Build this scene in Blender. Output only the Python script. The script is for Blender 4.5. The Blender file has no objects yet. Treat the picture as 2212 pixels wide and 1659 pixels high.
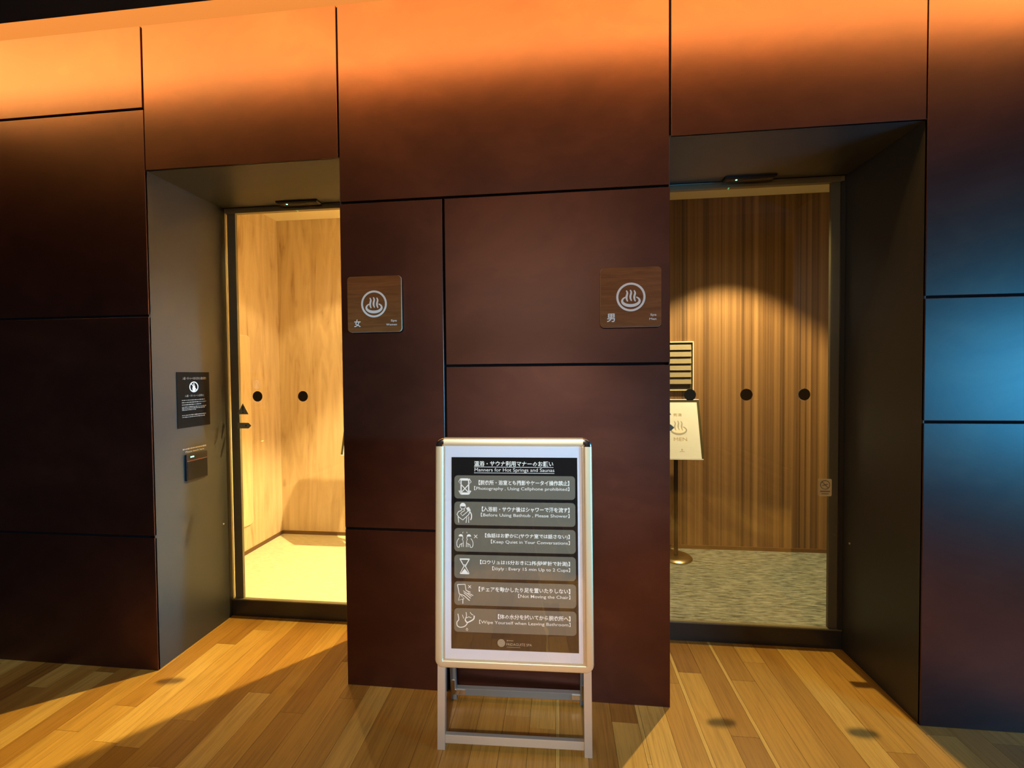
import bpy, bmesh, math, random
from mathutils import Matrix, Vector
random.seed(7)
S = bpy.context.scene
C = S.collection
PI = math.pi

# ------------------------------------------------------------------ camera
cam = bpy.data.objects.new('camera', bpy.data.cameras.new('camera'))
C.objects.link(cam)
r = Vector((0.99416921, 0.1074959, -0.00849773))
u = Vector((0.00601695, 0.0233812, 0.99970852))
f = Vector((-0.10766325, 0.99393056, -0.02259808))
M = Matrix((r, u, -f)).transposed().to_4x4()
M.translation = (0, 0, 1.45)
cam.matrix_world = M
cam.data.sensor_width = 36
cam.data.lens = 932.4951 / 2212 * 36
cam.data.clip_start = 0.02
S.camera = cam

# ------------------------------------------------------------------ world, lights, exposure
w = bpy.data.worlds.new('world'); S.world = w; w.use_nodes = True
w.node_tree.nodes['Background'].inputs[0].default_value = (0.34, 0.22, 0.22, 1)
w.node_tree.nodes['Background'].inputs[1].default_value = 0.035
S.view_settings.view_transform = 'Standard'
S.view_settings.look = 'None'
S.view_settings.exposure = 0.0
S.view_settings.gamma = 1.0
S.view_settings.use_curve_mapping = False


def lamp(name, kind, loc, energy, color, rot=(0, 0, 0), **kw):
    d = bpy.data.lights.new(name, kind)
    d.energy = energy; d.color = color
    for k, v in kw.items():
        setattr(d, k, v)
    o = bpy.data.objects.new(name, d)
    o.location = loc; o.rotation_euler = rot
    C.objects.link(o)
    return o


AMBER = (1.0, 0.49, 0.13)
WARM = (1.0, 0.71, 0.27)
# cove strip above the wall: one grazing strip behind the ceiling lip, soft and wash fills added for the gradient below it
lamp('cove_strip_lamp', 'AREA', (-0.6, 1.50, 3.12), 42, AMBER, (math.radians(78), 0, 0), shape='RECTANGLE', size=7.0, size_y=0.10)
lamp('cove_soft_fill', 'AREA', (-0.6, 1.66, 3.55), 30, AMBER, (math.radians(25), 0, 0), shape='RECTANGLE', size=7.0, size_y=0.12)
lamp('cove_wash_fill', 'AREA', (-0.6, 1.49, 3.33), 118, (1.0, 0.45, 0.10), (math.radians(75), 0, 0), shape='RECTANGLE', size=7.0, size_y=0.36)
# downlights inside the two anterooms
lamp('women_downlight_lamp', 'SPOT', (-1.82, 3.0, 2.80), 48, WARM, spot_size=math.radians(96), spot_blend=0.25, shadow_soft_size=0.015)
lamp('women_downlight_lamp', 'SPOT', (-0.50, 3.0, 2.80), 950, WARM, spot_size=math.radians(98), spot_blend=0.3, shadow_soft_size=0.015)
lamp('men_downlight_lamp', 'SPOT', (1.335, 3.0, 2.80), 430, WARM, spot_size=math.radians(94), spot_blend=0.35, shadow_soft_size=0.015)
# large blue screen light of the lobby, far to the right
lamp('lobby_screen_lamp', 'AREA', (3.7, 0.25, 1.35), 56, (0.03, 0.42, 0.95), (math.radians(90), 0, math.radians(65)), shape='RECTANGLE', size=1.0, size_y=0.9, spread=math.radians(130))
# broad soft fill light added behind the camera
lamp('front_fill_lamp', 'AREA', (-0.3, -3.0, 2.60), 46, (1.0, 0.78, 0.58), (math.radians(80), 0, 0), shape='RECTANGLE', size=2.2, size_y=0.7)

def aimed(o, target):
    o.rotation_euler = (Vector(target) - o.location).to_track_quat('-Z', 'Y').to_euler(); return o
for x_, y_, e_ in ((-0.15, 0.42, 600), (1.40, 0.42, 420), (2.65, 0.95, 420)):  # unseen spots added to warm the floor and its reflections
    lamp('floor_fill_spot', 'SPOT', (x_, y_, 2.93), e_, (1.0, 0.68, 0.24), spot_size=math.radians(44), spot_blend=0.5, shadow_soft_size=0.04)
# added fill spots: one brightens the A-board, one tints the left reveal blue
aimed(lamp('board_fill_spot', 'SPOT', (0.05, -2.3, 2.75), 620, (1.0, 0.90, 0.86), spot_size=math.radians(25), spot_blend=1.0, shadow_soft_size=0.06), (-0.15, 1.6, 0.72))
aimed(lamp('blue_fill_spot', 'SPOT', (4.5, 0.2, 1.5), 2500, (0.11, 0.55, 1.0), spot_size=math.radians(20), spot_blend=0.9, shadow_soft_size=0.12), (-1.977, 1.95, 0.95))


# ------------------------------------------------------------------ materials
def new_mat(name):
    m = bpy.data.materials.new(name); m.use_nodes = True
    nt = m.node_tree
    b = nt.nodes['Principled BSDF']
    return m, nt, b


def plain(name, col, rough=0.5, metal=0.0, spec=0.5, emit=None, es=0):
    m, nt, b = new_mat(name)
    b.inputs['Base Color'].default_value = (*col, 1)
    b.inputs['Roughness'].default_value = rough
    b.inputs['Metallic'].default_value = metal
    b.inputs['Specular IOR Level'].default_value = spec
    if emit:
        b.inputs['Emission Color'].default_value = (*emit, 1)
        b.inputs['Emission Strength'].default_value = es
    return m


def N(nt, t, **kw):
    n = nt.nodes.new(t)
    for k, v in kw.items():
        setattr(n, k, v)
    return n


def ramp(nt, stops):
    n = nt.nodes.new('ShaderNodeValToRGB')
    e = n.color_ramp.elements
    while len(e) < len(stops):
        e.new(0.5)
    for i, (p, c) in enumerate(stops):
        e[i].position = p; e[i].color = (*c, 1)
    return n


def geo_vec(nt, scale, rnd=True):
    """world position scaled, shifted by a random amount per piece"""
    g = N(nt, 'ShaderNodeNewGeometry')
    mp = N(nt, 'ShaderNodeMapping'); mp.inputs['Scale'].default_value = scale
    nt.links.new(g.outputs['Position'], mp.inputs['Vector'])
    if rnd:
        at = N(nt, 'ShaderNodeAttribute', attribute_name='tone')
        ml = N(nt, 'ShaderNodeVectorMath', operation='SCALE'); ml.inputs['Scale'].default_value = 37.0
        nt.links.new(at.outputs['Color'], ml.inputs[0])
        nt.links.new(ml.outputs[0], mp.inputs['Location'])
    return mp.outputs[0]


def noise(nt, vec, scale, detail=4, rough=0.55, dist=0.0):
    n = N(nt, 'ShaderNodeTexNoise')
    n.inputs['Scale'].default_value = scale; n.inputs['Detail'].default_value = detail
    n.inputs['Roughness'].default_value = rough; n.inputs['Distortion'].default_value = dist
    nt.links.new(vec, n.inputs['Vector'])
    return n.outputs['Fac']


def bump(nt, b, h, strength, dist=0.002):
    n = N(nt, 'ShaderNodeBump'); n.inputs['Strength'].default_value = strength
    n.inputs['Distance'].default_value = dist
    nt.links.new(h, n.inputs['Height']); nt.links.new(n.outputs[0], b.inputs['Normal'])


def mixc(nt, fac, a, bb, mode='MIX'):
    n = N(nt, 'ShaderNodeMix', data_type='RGBA', blend_type=mode)
    if isinstance(fac, float): n.inputs[0].default_value = fac
    else: nt.links.new(fac, n.inputs[0])
    for i, v in ((6, a), (7, bb)):
        if isinstance(v, tuple): n.inputs[i].default_value = (*v, 1)
        else: nt.links.new(v, n.inputs[i])
    return n.outputs[2]


def panel_mat(name, c1, c2, c3):
    m, nt, b = new_mat(name)
    v = geo_vec(nt, (1, 1, 1.5))
    a = noise(nt, v, 1.6, 6, 0.6, 0.6)
    c = noise(nt, v, 6.0, 5, 0.65, 0.3)
    rp = ramp(nt, [(0.30, c1), (0.52, c2), (0.72, c3)])
    nt.links.new(a, rp.inputs[0])
    rp2 = ramp(nt, [(0.35, (0.90, 0.90, 0.90)), (0.68, (1.06, 1.06, 1.05))])
    nt.links.new(c, rp2.inputs[0])
    nt.links.new(mixc(nt, 1.0, rp.outputs[0], rp2.outputs[0], 'MULTIPLY'), b.inputs['Base Color'])
    b.inputs['Roughness'].default_value = 0.42
    b.inputs['Metallic'].default_value = 0.86
    b.inputs['Coat Weight'].default_value = 0.45; b.inputs['Coat Roughness'].default_value = 0.36
    mr = N(nt, 'ShaderNodeMapRange'); mr.inputs['To Min'].default_value = 0.42; mr.inputs['To Max'].default_value = 0.50
    nt.links.new(c, mr.inputs[0]); nt.links.new(mr.outputs[0], b.inputs['Roughness'])
    bump(nt, b, noise(nt, geo_vec(nt, (1, 1, 1)), 120, 3), 0.04, 0.001)
    return m


def wood_plank_mat():
    m, nt, b = new_mat('oak_floor')
    at = N(nt, 'ShaderNodeAttribute', attribute_name='tone')
    sp = N(nt, 'ShaderNodeSeparateColor'); nt.links.new(at.outputs['Color'], sp.inputs[0])
    base = ramp(nt, [(0.0, (0.21, 0.088, 0.014)), (0.25, (0.29, 0.138, 0.022)), (0.6, (0.39, 0.205, 0.034)), (0.85, (0.47, 0.270, 0.050)), (1.0, (0.57, 0.37, 0.09))])
    nt.links.new(sp.outputs[0], base.inputs[0])
    g = noise(nt, geo_vec(nt, (34, 1.6, 34)), 2.2, 6, 0.6, 1.2)
    gr = ramp(nt, [(0.32, (0.74, 0.70, 0.66)), (0.55, (1.0, 1.0, 1.0)), (0.75, (1.12, 1.10, 1.06))])
    nt.links.new(g, gr.inputs[0])
    nt.links.new(mixc(nt, 1.0, base.outputs[0], gr.outputs[0], 'MULTIPLY'), b.inputs['Base Color'])
    b.inputs['Roughness'].default_value = 0.38
    b.inputs['Specular IOR Level'].default_value = 0.45
    bump(nt, b, g, 0.12, 0.001)
    return m


def knotty_mat(name='pale_knotty_veneer', gain=1.0):
    m, nt, b = new_mat(name)
    v = geo_vec(nt, (9, 9, 1.0), False)
    a = noise(nt, v, 1.1, 7, 0.62, 1.4)
    rp = ramp(nt, [(p_, tuple(c_ * gain for c_ in q_)) for p_, q_ in ((0.28, (0.28, 0.17, 0.09)), (0.40, (0.50, 0.38, 0.25)), (0.60, (0.60, 0.48, 0.34)), (0.8, (0.66, 0.545, 0.40)))])
    nt.links.new(a, rp.inputs[0])
    # knots: stretched cells
    vo = N(nt, 'ShaderNodeTexVoronoi'); vo.inputs['Scale'].default_value = 1.0; vo.inputs['Randomness'].default_value = 1.0
    nt.links.new(geo_vec(nt, (3.6, 3.6, 1.5), False), vo.inputs['Vector'])
    kr = ramp(nt, [(0.03, (0.28, 0.2, 0.15)), (0.13, (1, 1, 1))])
    nt.links.new(vo.outputs['Distance'], kr.inputs[0])
    nt.links.new(mixc(nt, 0.85, rp.outputs[0], kr.outputs[0], 'MULTIPLY'), b.inputs['Base Color'])
    b.inputs['Roughness'].default_value = 0.42
    return m


def stripe_wood_mat():
    m, nt, b = new_mat('striped_walnut_veneer')
    # vertical laminate strips of differing tone
    g = N(nt, 'ShaderNodeNewGeometry')
    sx = N(nt, 'ShaderNodeSeparateXYZ'); nt.links.new(g.outputs['Position'], sx.inputs[0])
    cols = []
    for sc_, off in ((30.0, 3.1), (12.0, 0.4), (95.0, 7.7)):
        mu = N(nt, 'ShaderNodeMath', operation='MULTIPLY_ADD'); mu.inputs[1].default_value = sc_; mu.inputs[2].default_value = off
        nt.links.new(sx.outputs[0], mu.inputs[0])
        fl = N(nt, 'ShaderNodeMath', operation='FLOOR'); nt.links.new(mu.outputs[0], fl.inputs[0])
        wn = N(nt, 'ShaderNodeTexWhiteNoise', noise_dimensions='1D'); nt.links.new(fl.outputs[0], wn.inputs['W'])
        cols.append(wn.outputs['Value'])
    ad = N(nt, 'ShaderNodeMath', operation='ADD'); nt.links.new(cols[0], ad.inputs[0]); nt.links.new(cols[1], ad.inputs[1])
    ad2 = N(nt, 'ShaderNodeMath', operation='MULTIPLY_ADD'); nt.links.new(cols[2], ad2.inputs[0]); ad2.inputs[1].default_value = 1.0; nt.links.new(ad.outputs[0], ad2.inputs[2])
    gn = noise(nt, geo_vec(nt, (55, 55, 0.8), False), 1.5, 6, 0.6, 0.8)
    ad3 = N(nt, 'ShaderNodeMath', operation='MULTIPLY_ADD'); nt.links.new(gn, ad3.inputs[0]); ad3.inputs[1].default_value = 1.1; nt.links.new(ad2.outputs[0], ad3.inputs[2])
    dv = N(nt, 'ShaderNodeMath', operation='DIVIDE'); nt.links.new(ad3.outputs[0], dv.inputs[0]); dv.inputs[1].default_value = 4.1
    rp = ramp(nt, [(0.22, (0.065, 0.034, 0.016)), (0.42, (0.150, 0.084, 0.040)), (0.62, (0.205, 0.120, 0.057)), (0.85, (0.27, 0.168, 0.084))])
    nt.links.new(dv.outputs[0], rp.inputs[0]); nt.links.new(rp.outputs[0], b.inputs['Base Color'])
    b.inputs['Roughness'].default_value = 0.5
    return m


def carpet_mat(name, dark, light, sc=(5, 38, 10), contrast=0.12, mid=0.5):
    m, nt, b = new_mat(name)
    a = noise(nt, geo_vec(nt, sc, False), 2.4, 6, 0.65, 0.5)
    rp = ramp(nt, [(mid - contrast, dark), (mid + contrast, light)])
    nt.links.new(a, rp.inputs[0]); nt.links.new(rp.outputs[0], b.inputs['Base Color'])
    b.inputs['Roughness'].default_value = 0.95; b.inputs['Specular IOR Level'].default_value = 0.1
    bump(nt, b, a, 0.5, 0.004)
    return m


def glass_mat(name, tint=(0.97, 0.98, 0.96), wavy=0.0, refl=1.0):
    m = bpy.data.materials.new(name); m.use_nodes = True
    nt = m.node_tree; nt.nodes.clear()
    out = N(nt, 'ShaderNodeOutputMaterial')
    tr = N(nt, 'ShaderNodeBsdfTransparent'); tr.inputs[0].default_value = (*tint, 1)
    gl = N(nt, 'ShaderNodeBsdfGlossy'); gl.inputs['Roughness'].default_value = 0.02
    lw = N(nt, 'ShaderNodeLayerWeight'); lw.inputs['Blend'].default_value = 0.5
    pw5 = N(nt, 'ShaderNodeMath', operation='POWER'); pw5.inputs[1].default_value = 5.0
    nt.links.new(lw.outputs['Facing'], pw5.inputs[0])
    fr = N(nt, 'ShaderNodeMath', operation='MULTIPLY_ADD'); fr.inputs[1].default_value = 1.0 - 0.042 * refl; fr.inputs[2].default_value = 0.042 * refl
    nt.links.new(pw5.outputs[0], fr.inputs[0])
    mx = N(nt, 'ShaderNodeMixShader')
    if wavy:
        bp = N(nt, 'ShaderNodeBump'); bp.inputs['Strength'].default_value = wavy; bp.inputs['Distance'].default_value = 0.02
        nt.links.new(noise(nt, geo_vec(nt, (1, 1, 1), False), 5.0, 2, 0.5, 1.0), bp.inputs['Height'])
        nt.links.new(bp.outputs[0], gl.inputs['Normal']); nt.links.new(bp.outputs[0], lw.inputs['Normal'])
    nt.links.new(fr.outputs[0], mx.inputs[0])
    nt.links.new(tr.outputs[0], mx.inputs[1]); nt.links.new(gl.outputs[0], mx.inputs[2])
    nt.links.new(mx.outputs[0], out.inputs[0])
    return m


def brushed_mat(name, col, rough, metal=1.0):
    m, nt, b = new_mat(name)
    b.inputs['Base Color'].default_value = (*col, 1); b.inputs['Metallic'].default_value = metal
    b.inputs['Roughness'].default_value = rough
    bump(nt, b, noise(nt, geo_vec(nt, (60, 60, 2), False), 8, 3), 0.05, 0.001)
    return m


def translucent_mat(name, col):
    m = bpy.data.materials.new(name); m.use_nodes = True
    nt = m.node_tree; nt.nodes.clear()
    out = N(nt, 'ShaderNodeOutputMaterial')
    t = N(nt, 'ShaderNodeBsdfTransparent'); t.inputs[0].default_value = (*col, 1)
    d = N(nt, 'ShaderNodeBsdfTranslucent'); d.inputs[0].default_value = (*col, 1)
    mx = N(nt, 'ShaderNodeMixShader'); mx.inputs[0].default_value = 0.5
    nt.links.new(t.outputs[0], mx.inputs[1]); nt.links.new(d.outputs[0], mx.inputs[2]); nt.links.new(mx.outputs[0], out.inputs[0])
    return m


mPanel = panel_mat('oxidised_copper_sheet', (0.070, 0.020, 0.011), (0.090, 0.027, 0.0145), (0.120, 0.039, 0.020))
mReveal = plain('dark_grey_painted_steel', (0.036, 0.039, 0.037), 0.45, 0, 0.5)
mJoint = plain('black_joint', (0.006, 0.005, 0.005), 0.9, 0, 0.05)
mCeil = plain('black_ceiling_paint', (0.010, 0.012, 0.010), 0.9)
mCove = plain('tan_plaster', (0.09, 0.052, 0.030), 0.9)
mOak = wood_plank_mat()
mKnotty = knotty_mat()
mKnottyPale = knotty_mat('paler_knotty_veneer', 1.18)
mStripe = stripe_wood_mat()
mRoomCeil = plain('cream_ceiling_paint', (0.75, 0.68, 0.52), 0.9)
mCarpetL = carpet_mat('beige_woven_carpet', (0.46, 0.43, 0.32), (0.66, 0.63, 0.50), (7, 60, 10), 0.16)
mCarpetR = carpet_mat('grey_streaked_carpet', (0.055, 0.064, 0.062), (0.25, 0.28, 0.27), (5, 34, 10), 0.13, 0.49)
mRail = plain('black_anodised_rail', (0.035, 0.033, 0.028), 0.35, 0.3)
mStile = plain('grey_anodised_stile', (0.13, 0.12, 0.08), 0.45, 0.2)
mHead = plain('olive_header', (0.20, 0.17, 0.09), 0.6)
mGlass = glass_mat('clear_glass', (0.985, 0.985, 0.975), 0.0, 1.6)
mCover = glass_mat('clear_plastic_cover', (0.98, 0.98, 0.98), 0.06, 4.2)
mGapGlow = translucent_mat('milky_gap_glow', (0.9, 0.85, 0.7))
mAlu = brushed_mat('satin_alu_warm_reflection', (0.68, 0.56, 0.33), 0.40, 0.55)  # yellow reflected from the surroundings is put into this base colour
mCorner = plain('satin_corner_warm_reflection', (0.66, 0.56, 0.36), 0.35, 0.55)  # same reflected yellow in the colour as the rails
mAluLeg = brushed_mat('satin_leg_warm_reflection', (0.56, 0.50, 0.39), 0.42, 0.5)  # base colour warmed by the painted-in reflection, as on the rails
mAluDull = brushed_mat('dull_aluminium', (0.26, 0.28, 0.27), 0.42, 0.5)
mChrome = plain('chrome', (0.85, 0.85, 0.85), 0.12, 1.0)
mPaper = plain('white_paper', (0.72, 0.70, 0.70), 0.6)
mBlack = plain('black_print', (0.008, 0.007, 0.006), 0.55, 0, 0.08)
mRow = plain('grey_print', (0.165, 0.143, 0.095), 0.5, 0, 0.2)
mWhitePrint = plain('cream_print', (0.95, 0.88, 0.72), 0.5)
mSignWood = None
mDarkSticker = plain('dark_sticker_film', (0.050, 0.037, 0.018), 0.9, 0, 0.1)
mGreySticker = plain('grey_green_sticker', (0.20, 0.20, 0.135), 0.8, 0, 0.1)
mTan = plain('tan_print', (0.36, 0.31, 0.24), 0.7)
mGreyBlue = plain('grey_blue_print', (0.28, 0.30, 0.35), 0.7)
mPaleBlue = plain('pale_blue_print', (0.66, 0.68, 0.76), 0.7)
mLed = plain('green_led', (0.1, 0.9, 0.4), 0.4, emit=(0.15, 1.0, 0.45), es=6)
mDevice = plain('black_plastic', (0.014, 0.012, 0.011), 0.5, 0, 0.25)
mReader = plain('black_reader_face', (0.010, 0.009, 0.009), 0.5, 0, 0.15)
mLamp = plain('downlight_lens', (1, 0.9, 0.7), 0.5, emit=(1, 0.78, 0.45), es=8)
mSlat = plain('grey_slat', (0.17, 0.155, 0.125), 0.6)
mNiche = plain('dark_recess', (0.02, 0.018, 0.014), 0.7)
mPaleTrim = plain('pale_trim', (0.62, 0.58, 0.48), 0.6)
mPale = plain('cream_paper', (0.55, 0.62, 0.78), 0.7)
mBase = brushed_mat('satin_bronze_base', (0.42, 0.36, 0.24), 0.3)
mBrownTrim = plain('brown_skirting', (0.12, 0.065, 0.025), 0.6)
mYellowSticker = plain('yellowed_sticker', (0.62, 0.52, 0.28), 0.6)


def sign_wood():
    m, nt, b = new_mat('walnut_sign_veneer')
    a = noise(nt, geo_vec(nt, (3, 3, 30), False), 2.0, 5, 0.6, 0.8)
    rp = ramp(nt, [(0.3, (0.19, 0.062, 0.012)), (0.7, (0.30, 0.108, 0.024))])
    nt.links.new(a, rp.inputs[0]); nt.links.new(rp.outputs[0], b.inputs['Base Color'])
    b.inputs['Roughness'].default_value = 0.6; b.inputs['Specular IOR Level'].default_value = 0.25
    return m


mSignWood = sign_wood()
mSignEdge = plain('pale_acrylic_edge', (0.62, 0.42, 0.28), 0.4)


# ------------------------------------------------------------------ mesh helpers
class MB:
    def __init__(s): s.v = []; s.f = []; s.t = []
    def add(s, v, f, tone=None):
        o = len(s.v); s.v += [tuple(p) for p in v]; s.f += [tuple(i + o for i in q) for q in f]
        s.t += [tone or (0, 0, 0)] * len(v)
        return s
    def box(s, x0, x1, y0, y1, z0, z1, tone=None):
        v = [(x, y, z) for x in (x0, x1) for y in (y0, y1) for z in (z0, z1)]
        return s.add(v, [(0, 1, 3, 2), (4, 6, 7, 5), (0, 4, 5, 1), (2, 3, 7, 6), (0, 2, 6, 4), (1, 5, 7, 3)], tone)
    def build(s, name, mat, parent=None, bevel=0.0, seg=2, smooth=False, tone=None):
        me = bpy.data.meshes.new(name)
        me.from_pydata(s.v, [], s.f); me.update()
        bm = bmesh.new(); bm.from_mesh(me)
        bmesh.ops.recalc_face_normals(bm, faces=bm.faces)
        if bevel:
            bmesh.ops.bevel(bm, geom=list(bm.edges), offset=bevel, segments=seg, profile=0.6, affect='EDGES', clamp_overlap=True)
        bm.to_mesh(me); bm.free()
        if smooth:
            for p in me.polygons: p.use_smooth = True
            me.set_sharp_from_angle(angle=math.radians(40))
        if tone is not None or any(t != (0, 0, 0) for t in s.t):
            ca = me.color_attributes.new('tone', 'FLOAT_COLOR', 'POINT')
            for i in range(len(me.vertices)):
                t = tone if tone is not None else s.t[i]
                ca.data[i].color = (*t, 1)
        if mat: me.materials.append(mat)
        o = bpy.data.objects.new(name, me); C.objects.link(o)
        if parent: o.parent = parent
        return o


def rt(): return (random.random(), random.random(), random.random())


def box(name, mat, x0, x1, y0, y1, z0, z1, parent=None, bevel=0.0, tone=None, seg=2):
    return MB().box(x0, x1, y0, y1, z0, z1).build(name, mat, parent, bevel, seg, tone=tone)


def empty(name, loc=(0, 0, 0), rz=0.0):
    o = bpy.data.objects.new(name, None); o.empty_display_size = 0.1
    o.location = loc; o.rotation_euler = (0, 0, rz); C.objects.link(o); return o


def tag(o, label=None, cat=None, group=None, kind=None):
    if label: o['label'] = label
    if cat: o['category'] = cat
    if group: o['group'] = group
    if kind: o['kind'] = kind
    return o


def poly2(mb, pts, y, back=None):
    """flat polygon in local x-z plane at depth y (fan by ngon)"""
    n = len(pts)
    mb.add([(p[0], y, p[1]) for p in pts], [tuple(range(n))])


def slab2(pts, y0, y1):
    """extruded polygon between y0 and y1"""
    n = len(pts); mb = MB()
    v = [(p[0], y0, p[1]) for p in pts] + [(p[0], y1, p[1]) for p in pts]
    fs = [tuple(range(n)), tuple(range(2 * n - 1, n - 1, -1))] + [(i, (i + 1) % n, n + (i + 1) % n, n + i) for i in range(n)]
    return mb.add(v, fs)


def rrect(x0, x1, z0, z1, rad, seg=6):
    pts = []
    for cx, cz, a0 in ((x1 - rad, z1 - rad, 0), (x0 + rad, z1 - rad, 90), (x0 + rad, z0 + rad, 180), (x1 - rad, z0 + rad, 270)):
        for k in range(seg + 1):
            a = math.radians(a0 + 90 * k / seg); pts.append((cx + rad * math.cos(a), cz + rad * math.sin(a)))
    return pts


def circle(cx, cz, rad, n=32): return [(cx + rad * math.cos(2 * PI * k / n), cz + rad * math.sin(2 * PI * k / n)) for k in range(n)]


def ring(mb, cx, cz, ro, ri, y, n=48, rx=1.0):
    v = []; fs = []
    for k in range(n):
        a = 2 * PI * k / n; c, s_ = math.cos(a), math.sin(a)
        v += [(cx + ro * c * rx, y, cz + ro * s_), (cx + ri * c * rx, y, cz + ri * s_)]
    for k in range(n):
        a, b2 = 2 * k, 2 * ((k + 1) % n); fs.append((a, b2, b2 + 1, a + 1))
    mb.add(v, fs)


def ribbon(mb, pts, wd, y):
    """stroke along a 2D polyline with width (number or list)"""
    n = len(pts); L = []; R = []
    for i, (x, z) in enumerate(pts):
        a = pts[max(i - 1, 0)]; b2 = pts[min(i + 1, n - 1)]
        dx, dz = b2[0] - a[0], b2[1] - a[1]; l = math.hypot(dx, dz) or 1
        h = (wd[i] if isinstance(wd, (list, tuple)) else wd) / 2
        L.append((x - dz / l * h, y, z + dx / l * h)); R.append((x + dz / l * h, y, z - dx / l * h))
    mb.add(L + R, [(i, i + 1, n + i + 1, n + i) for i in range(n - 1)])


def spline(P, k=8):
    """Catmull-Rom through points"""
    out = []; Q = [P[0]] + list(P) + [P[-1]]
    for i in range(1, len(Q) - 2):
        for j in range(k):
            t = j / k
            out.append(tuple(0.5 * ((2 * Q[i][d]) + (-Q[i - 1][d] + Q[i + 1][d]) * t + (2 * Q[i - 1][d] - 5 * Q[i][d] + 4 * Q[i + 1][d] - Q[i + 2][d]) * t * t + (-Q[i - 1][d] + 3 * Q[i][d] - 3 * Q[i + 1][d] + Q[i + 2][d]) * t ** 3) for d in (0, 1)))
    out.append(tuple(P[-1])); return out


def text_into(mb, s, x0, x1, z0, z1, y, bold=0.0, shear=0.0, res=2):
    """flat lettering fitted into the box x0..x1, z0..z1 of the local x-z plane"""
    cu = bpy.data.curves.new('lettering_source', 'FONT')
    cu.body = s; cu.size = 1.0; cu.resolution_u = res; cu.offset = bold; cu.shear = shear
    ob = bpy.data.objects.new('lettering_source', cu); C.objects.link(ob)
    bpy.context.view_layer.update()
    me = ob.evaluated_get(bpy.context.evaluated_depsgraph_get()).to_mesh()
    vs = [v.co.copy() for v in me.vertices]
    fs = [tuple(p.vertices) for p in me.polygons]
    ob.evaluated_get(bpy.context.evaluated_depsgraph_get()).to_mesh_clear()
    bpy.data.objects.remove(ob); bpy.data.curves.remove(cu)
    if not vs: return
    ax, bx_ = min(v.x for v in vs), max(v.x for v in vs); az, bz = min(v.y for v in vs), max(v.y for v in vs)
    sx = (x1 - x0) / max(bx_ - ax, 1e-6); sz = (z1 - z0) / max(bz - az, 1e-6)
    mb.add([(x0 + (v.x - ax) * sx, y, z0 + (v.y - az) * sz) for v in vs], fs)


def onsen(mb, cx, cz, s, y, thick=1.0):
    """hot spring mark: a bowl-shaped ring open at the top and three rising steams; s = half width of the bowl"""
    pts = []; wd = []
    for k in range(41):
        a = math.radians(128 + (412 - 128) * k / 40)
        pts.append((cx + s * 0.9 * math.cos(a), cz - 0.30 * s + 0.50 * s * math.sin(a)))
        wd.append(thick * s * (0.12 + 0.20 * math.sin(PI * k / 40)))
    ribbon(mb, pts, wd, y)
    for dx, dz in ((-0.40, -0.02), (0.0, 0.03), (0.40, -0.02)):
        P = [(cx + s * (dx - 0.07), cz + s * (0.82 + dz)), (cx + s * (dx + 0.04), cz + s * (0.55 + dz)), (cx + s * (dx - 0.04), cz + s * (0.18 + dz)), (cx + s * (dx - 0.03), cz + s * (-0.08 + dz)), (cx + s * (dx + 0.07), cz + s * (-0.35 + dz))]
        q = spline(P, 6); n = len(q)
        ribbon(mb, q, [thick * s * (0.05 + 0.17 * math.sin(PI * (0.1 + 0.8 * i / (n - 1)))) for i in range(n)], y)


def tube(mb, a, b2, rad, n=16):
    a = Vector(a); b2 = Vector(b2); d = (b2 - a).normalized()
    p = d.orthogonal().normalized(); q = d.cross(p)
    v = [tuple(c + rad * (p * math.cos(2 * PI * k / n) + q * math.sin(2 * PI * k / n))) for c in (a, b2) for k in range(n)]
    mb.add(v, [(k, (k + 1) % n, n + (k + 1) % n, n + k) for k in range(n)] + [tuple(range(n)), tuple(range(2 * n - 1, n - 1, -1))])


def lathe(prof, n=48):
    mb = MB(); m_ = len(prof); v = []; fs = []
    for k in range(n):
        a = 2 * PI * k / n
        v += [(p[0] * math.cos(a), p[0] * math.sin(a), p[1]) for p in prof]
    for k in range(n):
        for i in range(m_ - 1):
            fs.append((k * m_ + i, ((k + 1) % n) * m_ + i, ((k + 1) % n) * m_ + i + 1, k * m_ + i + 1))
    fs.append(tuple(k * m_ + m_ - 1 for k in range(n))); fs.append(tuple(k * m_ for k in range(n)))
    return mb.add(v, fs)


# ------------------------------------------------------------------ setting: floor
W0 = 1.9            # face of the panelled wall
DY = 2.393          # plane of the glass doors
XL0, XL1, XR0, XR1 = -1.977, -0.993, 0.471, 1.459
ZS = 2.447          # soffit of both door recesses
floor = box('floor', mJoint, -5.0, 5.0, -4.0, 2.42, -0.06, -0.014)
tag(floor, 'oak strip floor running towards the wall', kind='structure')


def plank_tone():
    t = random.random()
    if t < 0.10: a = random.uniform(0.05, 0.25)
    elif t < 0.80: a = random.uniform(0.35, 0.72)
    else: a = random.uniform(0.75, 0.98)
    return (a, random.random(), random.random())


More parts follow.
